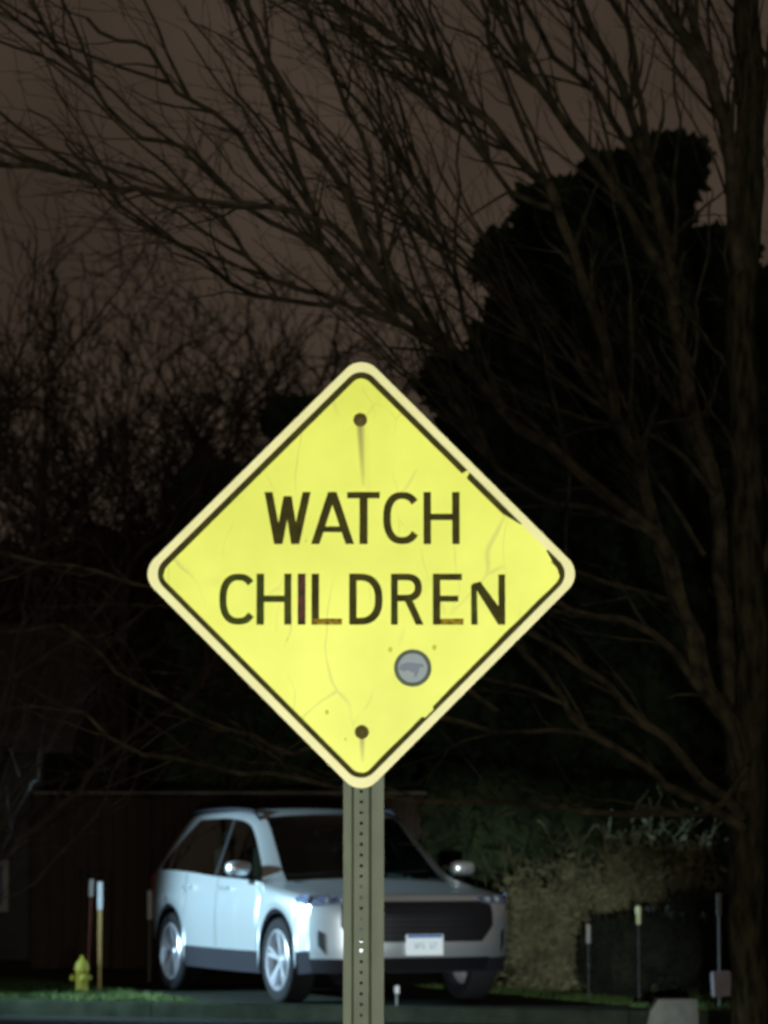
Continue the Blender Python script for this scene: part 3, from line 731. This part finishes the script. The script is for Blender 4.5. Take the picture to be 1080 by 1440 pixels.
# long ascending whips filling the fan at the top
POOL = [q for q in POOL if len(q[0]) > 12]; ok = 0
while ok < 125:
    o_, r_ = jit.choice(POOL); i = jit.randrange(int(len(o_) * .25), int(len(o_) * .9)); p = o_[i]
    if p.z < 3.6 or (p.x < -2.3 and jit.random() < .8): continue
    ok += 1; t = (o_[min(i + 3, len(o_) - 1)] - o_[i - 3]).normalized()
    d = (t + Vector((jit.uniform(-.75, .45), jit.uniform(-.4, .4), jit.uniform(-.3, .8)))).normalized(); ln = jit.uniform(.9, 2.1); q = [p]
    for j in range(5):
        d = (d + Vector((jit.uniform(-.14, .08), jit.uniform(-.1, .1), jit.uniform(-.06, .16)))).normalized(); q.append(q[-1] + d * ln / 5)
    oo2, rr2 = tA.limb(q, min(.016, r_[i] * .8), .005, None, 4, .05); tA.twigs(oo2, rr2, 2, .9, .5, ul, .15)
tA.trunk.build('trunk', M['bark_trunk'], rootA, True); tA.crown.build('crown', M['limb'], rootA)

# --- generic bare trees
def bare_tree(seed, px, Y, h, spread, label, barkm, lean=(0, 0), dens=.6, nl=11, r=.12, fork=.22, group='bare trees behind the sign', minr=.004, length=1.0, ph=None):
    t = Tree(seed); rt = empty('bare_tree', (gx(px, Y), Y, 0)); tag(rt, label, 'tree', group)
    rr = t.rnd; pts = [Vector((0, 0, -.2)), Vector((.03, 0, h * .2)), Vector((lean[0] * .3, 0, h * .45)), Vector((lean[0] * .6, lean[1], h * .7)), Vector((lean[0], lean[1], h))]
    o, ra = t.limb(pts, r, r * .12, t.trunk, 9, .08)
    t.twigs(o, ra, 2, dens, length * .7, Vector((0, 0, .5)), .5, minr)
    for k in range(nl):
        f = fork + (.85 - fork) * (k + .5) / nl; i = int(f * (len(o) - 1)); p = o[i]
        a = k * 2.4 + rr.uniform(-.4, .4); ln = spread * (1.15 - f * .6) * rr.uniform(.75, 1.15)
        q = [p]
        for j in range(1, 6):
            w = j / 5; q.append(p + Vector((math.cos(a) * ln * w, math.sin(a) * ln * w * .8, ln * (.55 * w + .5 * w * w))) + Vector((rr.gauss(0, .08), rr.gauss(0, .08), rr.gauss(0, .08))) * ln * .25)
        oo_, r_ = t.limb(q, ra[i] * .6, .006, None, 5, .08)
        t.twigs(oo_, r_, 3, dens, length, Vector((math.cos(a) * .2, 0, .45)), .12, minr)
    t.trunk.build('trunk', barkm, rt, True); t.crown.build('crown', barkm, rt)
    return rt
G = 'bare trees behind the sign'
bare_tree(21, -40, 33, 7.0, 3.4, 'reddish bare tree at the left edge, its fine twigs spreading over the lower left sky', M['bark_red'], dens=.95, nl=15, r=.1, fork=.18, minr=.006, group=G)
bare_tree(22, 175, 40, 6.6, 3.0, 'low bare tree with dense brown twigs behind the left corner of the yellow sign', M['bark_red'], dens=1.0, nl=15, r=.09, fork=.15, minr=.007, group=G)
bare_tree(23, 470, 46, 8.6, 3.8, 'tall bare tree rising behind the top of the yellow sign', M['bark'], dens=.85, nl=14, r=.14, fork=.25, minr=.008, length=1.2, group=G)
bare_tree(24, -50, 27, 2.3, 1.7, 'pale grey bare sapling with curling twigs at the lower left edge', M['bark_grey'], dens=1.0, nl=12, r=.02, fork=.35, minr=.003, length=.5, group=G)
bare_tree(25, 250, 60, 8.5, 4.5, 'far bare tree in the dark wood, between the sign and the left edge', M['bark_red'], dens=.75, nl=14, r=.14, fork=.2, minr=.011, length=1.4, group=G)
bare_tree(26, 60, 56, 9.0, 4.5, 'far brown bare tree above the grey house, its crown low in the sky', M['bark_red'], dens=.75, nl=14, r=.14, fork=.2, minr=.011, length=1.4, group=G)
bare_tree(30, 230, 50, 8.2, 3.8, 'taller brown bare tree between the yellow sign and the left edge, dense crown', M['bark_red'], dens=.95, nl=15, r=.11, fork=.15, minr=.010, length=1.2, group=G)
bare_tree(28, 110, 45, 6.4, 3.4, 'bushy brown bare tree over the left end of the fence, behind the marker rods', M['bark_red'], dens=1.0, nl=15, r=.1, fork=.12, minr=.009, group=G)
bare_tree(29, -30, 48, 6.2, 3.6, 'bushy brown bare tree at the left edge behind the grey house roof', M['bark_red'], dens=1.0, nl=15, r=.1, fork=.12, minr=.009, group=G)
bare_tree(27, 350, 52, 7.5, 3.6, 'far low bare tree beside the green evergreens left of the sign', M['bark'], dens=.7, nl=13, r=.12, fork=.15, minr=.010, length=1.2, group=G)

# --- evergreens
def foliage(mb, c, rad, n, size, rg_, up_=.5, elong=3.2):
    for i in range(n):
        while True:
            p = Vector((rg_.uniform(-1, 1), rg_.uniform(-1, 1), rg_.uniform(-1, 1)))
            if .35 < p.length < 1.16: break
        q = Vector((p.x * rad[0], p.y * rad[1], p.z * rad[2])) + c
        d = (p.normalized() + Vector((0, 0, up_)) + Vector((rg_.gauss(0, .35), rg_.gauss(0, .35), rg_.gauss(0, .35)))).normalized()
        s = size * rg_.uniform(.5, 1.3); w = d.orthogonal().normalized(); a = rg_.uniform(0, 6.28); w = (w * math.cos(a) + d.cross(w) * math.sin(a)) * (s / elong)
        mb.add([q - w * .4, q + w * .4, q + w + d * s * .5, q + d * s, q - w + d * s * .5], [(0, 1, 2, 3, 4)])
def core(mb, c, rad, seed):
    nu, nv = 12, 8; vs = []
    for j in range(nv + 1):
        a = math.pi * j / nv - math.pi / 2
        for i in range(nu):
            w = 2 * math.pi * i / nu; d = Vector((math.cos(a) * math.cos(w), math.cos(a) * math.sin(w), math.sin(a))); k = .84 + .16 * noise.noise(d * 2 + Vector((seed, 0, 0)))
            vs.append(c + Vector((d.x * rad[0], d.y * rad[1], d.z * rad[2])) * k)
    mb.add(vs, [(j * nu + i, j * nu + (i + 1) % nu, (j + 1) * nu + (i + 1) % nu, (j + 1) * nu + i) for j in range(nv) for i in range(nu)])
def evergreen(seed, px, ytop, Y, hw, label, m, nleaf=9000, size=.17, steps=9, blunt=.6, group=None):
    rg_ = random.Random(seed); top = at(px, ytop, Y).z; W = hw / F * Y
    rt = empty('evergreen_tree', (gx(px, Y), Y, 0)); tag(rt, label, 'tree', group)
    b = MB(); b.tube([(0, 0, -.2), (.02, 0, top * .5), (0, 0, top * .93)], [.14, .09, .02], 8); b.build('trunk', M['bark'], rt, True)
    b = MB(); lumps = []
    for k in range(steps):
        f = k / (steps - 1); z = .5 + (top - .9) * f; w = W * min(1, ((1 - f) / .3 + .001) ** .6 * .5 + .55)
        for q in range(3):
            a = rg_.uniform(0, 6.28); d = w * rg_.uniform(.15, .5) * (0 if f > .95 else 1)
            lumps.append((Vector((math.cos(a) * d, math.sin(a) * d, z + rg_.uniform(-.25, .25) - (.2 if f > .9 else 0))), (w * rg_.uniform(.5, .68), w * rg_.uniform(.5, .68), (top / steps) * rg_.uniform(.75, 1.05))))
    lumps = [(c, (r_[0], r_[1], min(r_[2], r_[0] * 1.1))) if c.z > top * .75 else (c, r_) for c, r_ in lumps]
    for q in range(5):
        a = q * 1.26 + seed; rr_ = W * rg_.uniform(.3, .42); lumps.append((Vector((math.cos(a) * W * .38, math.sin(a) * W * .38, top - rr_ * rg_.uniform(1.1, 1.9))), (rr_ * 1.1, rr_ * 1.1, rr_)))
    for i, (c, r_) in enumerate(lumps):
        core(b, c, r_, seed + i); foliage(b, c, r_, nleaf // len(lumps), size, rg_)
    b.build('crown', m, rt)
G = 'dark evergreens behind the bare tree'
evergreen(31, 942, 200, 34, 72, 'tallest dark evergreen, its blunt black top beside the upper part of the big trunk', M['ever'], 12000, group=G)
evergreen(43, 872, 216, 34.3, 62, 'blunt dark evergreen touching the left side of the tallest one', M['ever'], 12000, group=G)
evergreen(32, 785, 258, 34.5, 66, 'dark evergreen a step lower, second step of the row going left', M['ever'], 10000, group=G)
evergreen(33, 722, 335, 35, 62, 'dark evergreen on the left shoulder of the evergreen row', M['ever'], 9000, group=G)
evergreen(34, 650, 500, 36, 66, 'lowest dark evergreen, behind the upper right side of the yellow sign', M['ever'], 9000, group=G)
evergreen(35, 1075, 385, 35, 75, 'dark evergreen at the right edge behind the big trunk', M['ever'], 9000, group=G)
evergreen(36, 435, 560, 42, 80, 'greenish evergreen behind the upper left side of the yellow sign', M['ever2'], 9000, .2, group=G)
evergreen(37, 315, 655, 44, 85, 'green evergreen left of the yellow sign, lower than the one beside it', M['ever2'], 9000, .2, group=G)
evergreen(38, 150, 760, 50, 120, 'far dark evergreen at the left above the fence', M['ever'], 7000, .25, group=G)
evergreen(39, 20, 780, 52, 110, 'far dark evergreen at the left edge, lowest of the trees behind the house', M['ever'], 7000, .25, group=G)
evergreen(40, 515, 620, 40, 80, 'dark evergreen hidden mostly by the middle of the yellow sign', M['ever'], 6000, group=G)
evergreen(41, 830, 380, 38, 110, 'broad dark evergreen behind the right corner of the yellow sign', M['ever'], 8000, group=G)
evergreen(42, 960, 350, 38, 100, 'broad dark evergreen filling the gap under the tallest one', M['ever'], 8000, group=G)
evergreen(45, 865, 300, 38, 90, 'broad evergreen filling the middle of the dark row behind the blunt one', M['ever'], 8000, group=G)
evergreen(44, 1030, 330, 36, 45, 'narrow dark evergreen tucked behind the big trunk', M['ever'], 7000, group=G)

# --- far wood closing the view under the trees
b = MB(); rg_ = random.Random(77); x = -15.0
while x < 15:
    hh = 4.6 + .8 * noise.noise(Vector((x * .35, 0, 0))) + rg_.uniform(-.3, .3)
    for z in (1.0, 2.4, hh - .9):
        c = Vector((x, 72 + rg_.uniform(-1, 1), z)); r_ = (1.15, 1.1, 1.2); core(b, c, r_, x); foliage(b, c, r_, 260, .35, rg_)
    x += 1.0
tag(b.build('far_wood', M['ever']), 'dark far-off wood closing the view behind all the trees', 'wood', kind='stuff')
# --- shrubs
def shrub(seed, px, Y, w, h, label, nst=90, leafn=5000, mt='shrub', ml='shrub_leaf', name='shrub', yscale=.5, droop=.6, r=.006, lsize=.05):
    t = Tree(seed); rt = empty(name, (gx(px, Y), Y, 0)); tag(rt, label, 'shrub'); rr = t.rnd; lf_ = MB()
    for k in range(nst):
        a = rr.uniform(0, 6.283); q = rr.uniform(.1, 1) ** .7; hh = h * rr.uniform(.42, 1.08) * (1 - .25 * q * q); dx, dy = math.cos(a) * w * q, math.sin(a) * w * q * yscale
        b0 = Vector((dx * .55, dy * .55, -.05)); pts_ = [b0, Vector((dx * .6, dy * .6, hh * .5)), Vector((dx * .78, dy * .78, hh * .93)), Vector((dx, dy, hh * (1 - droop * .35 * rr.random()))), Vector((dx * 1.12, dy * 1.12, hh * (1 - droop * rr.uniform(.2, .9))))]
        o_, r_ = t.limb(pts_, r * rr.uniform(.8, 1.5), .003, None, 4, .1)
        t.twigs(o_, r_, 2, 1.3, .42, Vector((math.cos(a) * .2, 0, -.05)), .1, .0042)
        for z in range(leafn // nst):
            i = rr.randrange(len(o_) // 6, len(o_)); p = o_[i] + Vector((rr.gauss(0, .08), rr.gauss(0, .08), rr.gauss(0, .08)))
            d = Vector((rr.gauss(0, 1), rr.gauss(0, 1), rr.gauss(0, 1))).normalized(); u_ = d.orthogonal().normalized() * lsize * rr.uniform(.3, .6); s_ = lsize * rr.uniform(.6, 1.3)
            lf_.add([p, p + d * s_ * .5 + u_ * .5, p + d * s_, p + d * s_ * .5 - u_ * .5], [(0, 1, 2, 3)])
    t.crown.build('twigs', M[mt], rt); lf_.build('leaves', M[ml], rt)
shrub(51, 762, 31.2, .45, 1.1, 'olive arching shrub just right of the white SUV', 42, 1500, droop=.9, r=.008, lsize=.1)
shrub(53, 838, 31.8, .55, 1.4, 'middle olive shrub of the row right of the SUV', 48, 1800, droop=.9, r=.008, lsize=.1)
shrub(52, 925, 32.5, .75, 1.52, 'tallest olive shrub behind the reflector stakes, between SUV and big trunk', 55, 2200, droop=.8, r=.008, lsize=.1)
def dense_shrub(seed, px, Y, w, h, label, n_=7000):
    rg_ = random.Random(seed); rt = empty('evergreen_shrub', (gx(px, Y), Y, 0)); tag(rt, label, 'shrub'); b = MB()
    for k in range(9):
        a = rg_.uniform(0, 6.28); c = Vector((math.cos(a) * w * .5, math.sin(a) * w * .3, h * rg_.uniform(.35, .62))); r_ = (w * .52, w * .45, h * .4)
        core(b, c, r_, seed + k); foliage(b, c, r_, n_ // 9, .06, rg_, .6, 4)
    b.build('foliage', M['yew'], rt); b = MB(); b.tube([(0, 0, -.1), (0, 0, h * .5)], [.05, .03], 6); b.build('stem', M['bark'], rt)
dense_shrub(61, 915, 29.8, .62, .78, 'low black-green clipped shrub in front of the olive shrubs, under the pale stakes')
dense_shrub(62, 985, 30.6, .5, .9, 'black-green rounded shrub behind the white box on the rod')

# ------------------------------------------------------------------ fence and house
YF = 37.0; fr = empty('wooden_fence', (gx(55, YF), YF, 0)); tag(fr, 'dark brown wooden board fence with a pale cap rail behind the SUV', 'fence')
x1 = gx(780, YF) - gx(52, YF); ht = at(0, 1113, YF).z; b = MB(); rg_ = random.Random(9); x = 0
while x < x1:
    w = .14; hh = ht - .05 + rg_.uniform(-.012, .0); b.box((x + w / 2, rg_.uniform(-.006, .006), hh / 2), (w - .008, .02, hh)); x += w
b.build('board_panel', M['fence'], fr)
b = MB(); b.box((x1 / 2, -.01, ht - .018), (x1 + .1, .10, .036), bev=.008); b.build('cap_rail', M['fence_cap'], fr)
x = 0
while x < x1 + .1:
    b = MB(); b.box((x, .06, ht / 2 - .02), (.1, .1, ht - .05)); b.build('post', M['fence'], fr); x += 2.4
YH = 40.0; hx1 = gx(62, YH); hs = empty('house', (hx1 - 4, YH, 0)); tag(hs, 'low grey house with a white-framed window at the left edge', 'house')
b = MB(); b.box((0, 4, 1.3), (8, 8, 2.6))
for k in range(14): b.box((0, -.008, .12 + k * .18), (8.02, .03, .012))
b.build('wall', M['siding'], hs)
b = MB(); b.add([(-4.4, -.45, 2.55), (4.4, -.45, 2.55), (4.4, 4, 4.3), (-4.4, 4, 4.3), (-4.4, 8.4, 2.55), (4.4, 8.4, 2.55), (-4.4, -.45, 2.45), (4.4, -.45, 2.45), (4.4, 8.4, 2.45), (-4.4, 8.4, 2.45)], [(0, 1, 2, 3), (3, 2, 5, 4), (6, 7, 1, 0), (6, 9, 8, 7), (9, 4, 5, 8), (7, 8, 5, 2, 1), (6, 0, 3, 4, 9)])
b.build('roof', M['shingle'], hs)
wx1 = gx(16, YH) - (hx1 - 4); zb_ = at(0, 1282, YH).z; zt2 = zb_ + .62; wx0 = wx1 - 1.0
b = MB(); b.box(((wx0 + wx1) / 2, -.03, (zb_ + zt2) / 2), (.9, .012, .56)); 
win = MB(); fw = .07
win.box(((wx0 + wx1) / 2, -.05, zb_ + fw / 2), (1.0, .06, fw)); win.box(((wx0 + wx1) / 2, -.05, zt2 - fw / 2), (1.0, .06, fw)); win.box((wx0 + fw / 2, -.047, (zb_ + zt2) / 2), (fw, .054, zt2 - zb_ - 2 * fw)); win.box((wx1 - fw / 2, -.047, (zb_ + zt2) / 2), (fw, .054, zt2 - zb_ - 2 * fw)); win.box(((wx0 + wx1) / 2, -.044, (zb_ + zt2) / 2), (.03, .05, zt2 - zb_ - 2 * fw))
wo = win.build('window', M['trim'], hs); b.build('pane', M['lamp'], wo)

# ------------------------------------------------------------------ small roadside things
# hydrant
hyY = 30.9; hp = (gx(119, hyY), hyY, -.01); hy = empty('fire_hydrant', hp, .5); tag(hy, 'small yellow fire hydrant on the grass left of the SUV', 'fire hydrant')
b = MB(); b.lathe([(0, 0), (.085, 0), (.085, .018), (.062, .022), (.058, .06), (.06, .20), (.07, .205), (.07, .225), (.055, .232)], 22); b.build('barrel', M['hyd'], hy, True)
b = MB(); b.lathe([(.068, .232), (.066, .25), (.052, .285), (.03, .31), (.016, .318), (.016, .345), (.0, .347)], 22); b.build('bonnet', M['hyd'], hy, True)
for a, r_, ln in ((math.pi - .5, .032, .105), (-math.pi / 2 - .2, .038, .1), (.1, .028, .09)):
    b = MB(); b.lathe([(r_ * .75, .04), (r_ * .75, ln - .035), (r_, ln - .033), (r_, ln - .005), (r_ * .4, ln), (.008, ln), (.008, ln + .012), (0, ln + .013)], 16, axis='x'); o = b.build('nozzle', M['hyd'], hy, True); o.location = (0, 0, .14); o.rotation_euler = (0, 0, a)
# marker rods
def stake(px, pyb, pyt, Y, label, parts, name='marker_post', lean=0.0, cat='marker post', group=None, flat=True):
    """parts: list of (part name, f0, f1, width, material)"""
    zt_ = at(px, pyt, Y).z; rt = empty(name, (gx(px, Y), Y, 0)); tag(rt, label, cat, group); rt.rotation_euler = (0, lean, 0)
    for nm, f0, f1, w, m in parts:
        b = MB(); z0 = -.05 if f0 == 0 else zt_ * f0; z1 = zt_ * f1
        if w > .03: b.box((0, 0, (z0 + z1) / 2), (w, w * .35, z1 - z0), bev=w * .1)
        else: b.tube([(0, 0, z0), (0, 0, z1)], [w / 2, w / 2], 10)
        b.build(nm, M[m], rt)
stake(126, 1390, 1236, 31.3, 'thin dark red rod with a white tip standing up behind the yellow hydrant', [('rod', 0, .84, .022, 'red'), ('reflector', .84, 1, .042, 'refl')], lean=.035)
stake(143.5, 1391, 1240, 31.0, 'tan marker post with a white top right of the yellow hydrant', [('shaft', 0, .745, .034, 'tan'), ('reflector', .745, 1, .046, 'refl')])
stake(213, 1376, 1252, 33.2, 'dark marker post with a pale top close to the rear of the SUV', [('shaft', 0, .68, .03, 'rod'), ('reflector', .68, 1, .05, 'refl')])
stake(1008, 1416, 1256, 27.7, 'tall grey rod with a pale tip carrying a small white box at its foot', [('rod', 0, .8, .026, 'rod'), ('reflector', .8, 1, .044, 'rod')])
stake(895, 1400, 1270, 29.1, 'thin stake with a glowing yellow-green reflector in front of the dark shrub', [('rod', 0, .78, .008, 'black'), ('reflector', .78, .97, .042, 'refl_y')])
stake(825, 1400, 1296, 29.3, 'short thin stake with a pale reflector before the olive shrub', [('rod', 0, .72, .008, 'black'), ('reflector', .72, .97, .04, 'rod')])
stake(558, 1402, 1386, 28.2, 'tiny pale peg in the ground below the front bumper of the SUV', [('shaft', 0, .6, .02, 'rod'), ('cap', .6, 1, .04, 'refl')], name='ground_peg', cat='peg')
# white box on the rod
p = at(1015, 1384, 27.6); bxo = MB(); bxo.box((0, 0, 0), (.165, .06, .21), bev=.012); o = bxo.build('utility_box', M['box']); o.location = (p.x, 27.62, p.z); o.rotation_euler = (0, R(-3), R(8))
tag(o, 'small white box fixed low on the tall grey rod beside the big trunk', 'box')
# pale concrete block by the kerb
b = MB(); w, h, d_ = .42, .235, .3
b.add([(-w / 2, -d_ / 2, 0), (w / 2, -d_ / 2, 0), (w / 2, d_ / 2, 0), (-w / 2, d_ / 2, 0), (-w / 2 + .1, -d_ / 2 + .02, h), (w / 2 - .004, -d_ / 2 + .02, h), (w / 2 - .004, d_ / 2 - .02, h), (-w / 2 + .1, d_ / 2 - .02, h),
       (-w / 2 + .035, -d_ / 2 + .008, h * .6), (w / 2, -d_ / 2 + .008, h * .6), (w / 2, d_ / 2 - .008, h * .6), (-w / 2 + .035, d_ / 2 - .008, h * .6)],
      [(3, 2, 1, 0), (4, 5, 6, 7), (0, 1, 9, 8), (8, 9, 5, 4), (1, 2, 10, 9), (9, 10, 6, 5), (2, 3, 11, 10), (10, 11, 7, 6), (3, 0, 8, 11), (11, 8, 4, 7)])
o = b.build('concrete_block', mat('block', (.075, .08, .068), .9, noise_s=12, col2=(.12, .122, .105), amt=.5, bump=.3)); p = at(953, 1430, 26.0); o.location = (p.x + .04, ky(p.x) - .2, -.126)
tag(o, 'pale grey concrete block with one sloped end lying at the kerb by the big trunk', 'block')

# ------------------------------------------------------------------ light
w = bpy.data.worlds.new('World'); S.world = w; w.use_nodes = True; nt = w.node_tree; N = nt.nodes; Lk = nt.links
bg = N['Background']; tc = N.new('ShaderNodeTexCoord')
nz = N.new('ShaderNodeTexNoise'); nz.inputs['Scale'].default_value = 14; nz.inputs['Detail'].default_value = 5; Lk.new(tc.outputs['Generated'], nz.inputs['Vector'])
rp = N.new('ShaderNodeValToRGB'); rp.color_ramp.elements[0].position = .3; rp.color_ramp.elements[0].color = (.036, .0255, .018, 1); rp.color_ramp.elements[1].position = .7; rp.color_ramp.elements[1].color = (.060, .043, .031, 1)
Lk.new(nz.outputs['Fac'], rp.inputs['Fac']); Lk.new(rp.outputs['Color'], bg.inputs['Color']); bg.inputs['Strength'].default_value = 1.0
def spot(name, loc, tgt, power, size, blend, col, rad=.15):
    l = bpy.data.lights.new(name, 'SPOT'); l.energy = power; l.spot_size = R(size); l.spot_blend = blend; l.color = col; l.shadow_soft_size = rad
    o = bpy.data.objects.new(name, l); COL.objects.link(o); o.location = loc
    o.rotation_euler = (Vector(tgt) - Vector(loc)).to_track_quat('-Z', 'Y').to_euler(); return o
def point(name, loc, power, col, rad):
    l = bpy.data.lights.new(name, 'POINT'); l.energy = power; l.color = col; l.shadow_soft_size = rad
    o = bpy.data.objects.new(name, l); COL.objects.link(o); o.location = loc; return o
# the watcher's own car: the stray upward light of the two headlamps, and the low beam
spot('headlamp_spill', (-.6, -.6, .65), (0, 8, 1.95), 1680, 40, .6, (1, .98, .86), .08)
spot('headlamp_spill', (.7, -.6, .65), (0, 8, 1.95), 1680, 40, .6, (1, .98, .86), .08)
spot('headlamp_beam', (.7, -.6, .65), (1.0, 29, -.1), 23000, 8.0, .7, (.85, .96, 1), .08)
# street lamp out of frame on the left
spot('street_lamp', (-9.5, 27.8, 2.5), (-1.2, 29.6, .9), 15500, 30, .8, (.53, .82, 1), .2)

# ------------------------------------------------------------------ camera
cd = bpy.data.cameras.new('camera'); cam = bpy.data.objects.new('camera', cd); COL.objects.link(cam)
cam.location = (0, 0, CAMZ); cam.rotation_euler = (math.pi / 2 + TH, 0, 0)
cd.sensor_fit = 'HORIZONTAL'; cd.sensor_width = 36; cd.lens = 36 * F / 1080; cd.clip_end = 2000; cd.clip_start = .1
cd.dof.use_dof = True; cd.dof.focus_distance = 10.5; cd.dof.aperture_fstop = 8
S.camera = cam
S.render.resolution_x = 768; S.render.resolution_y = 1024
S.render.engine = 'CYCLES'
try: S.cycles.filter_width = 2.6
except Exception: pass
S.view_settings.view_transform = 'Standard'; S.view_settings.look = 'None'; S.view_settings.gamma = 1; S.view_settings.exposure = 0
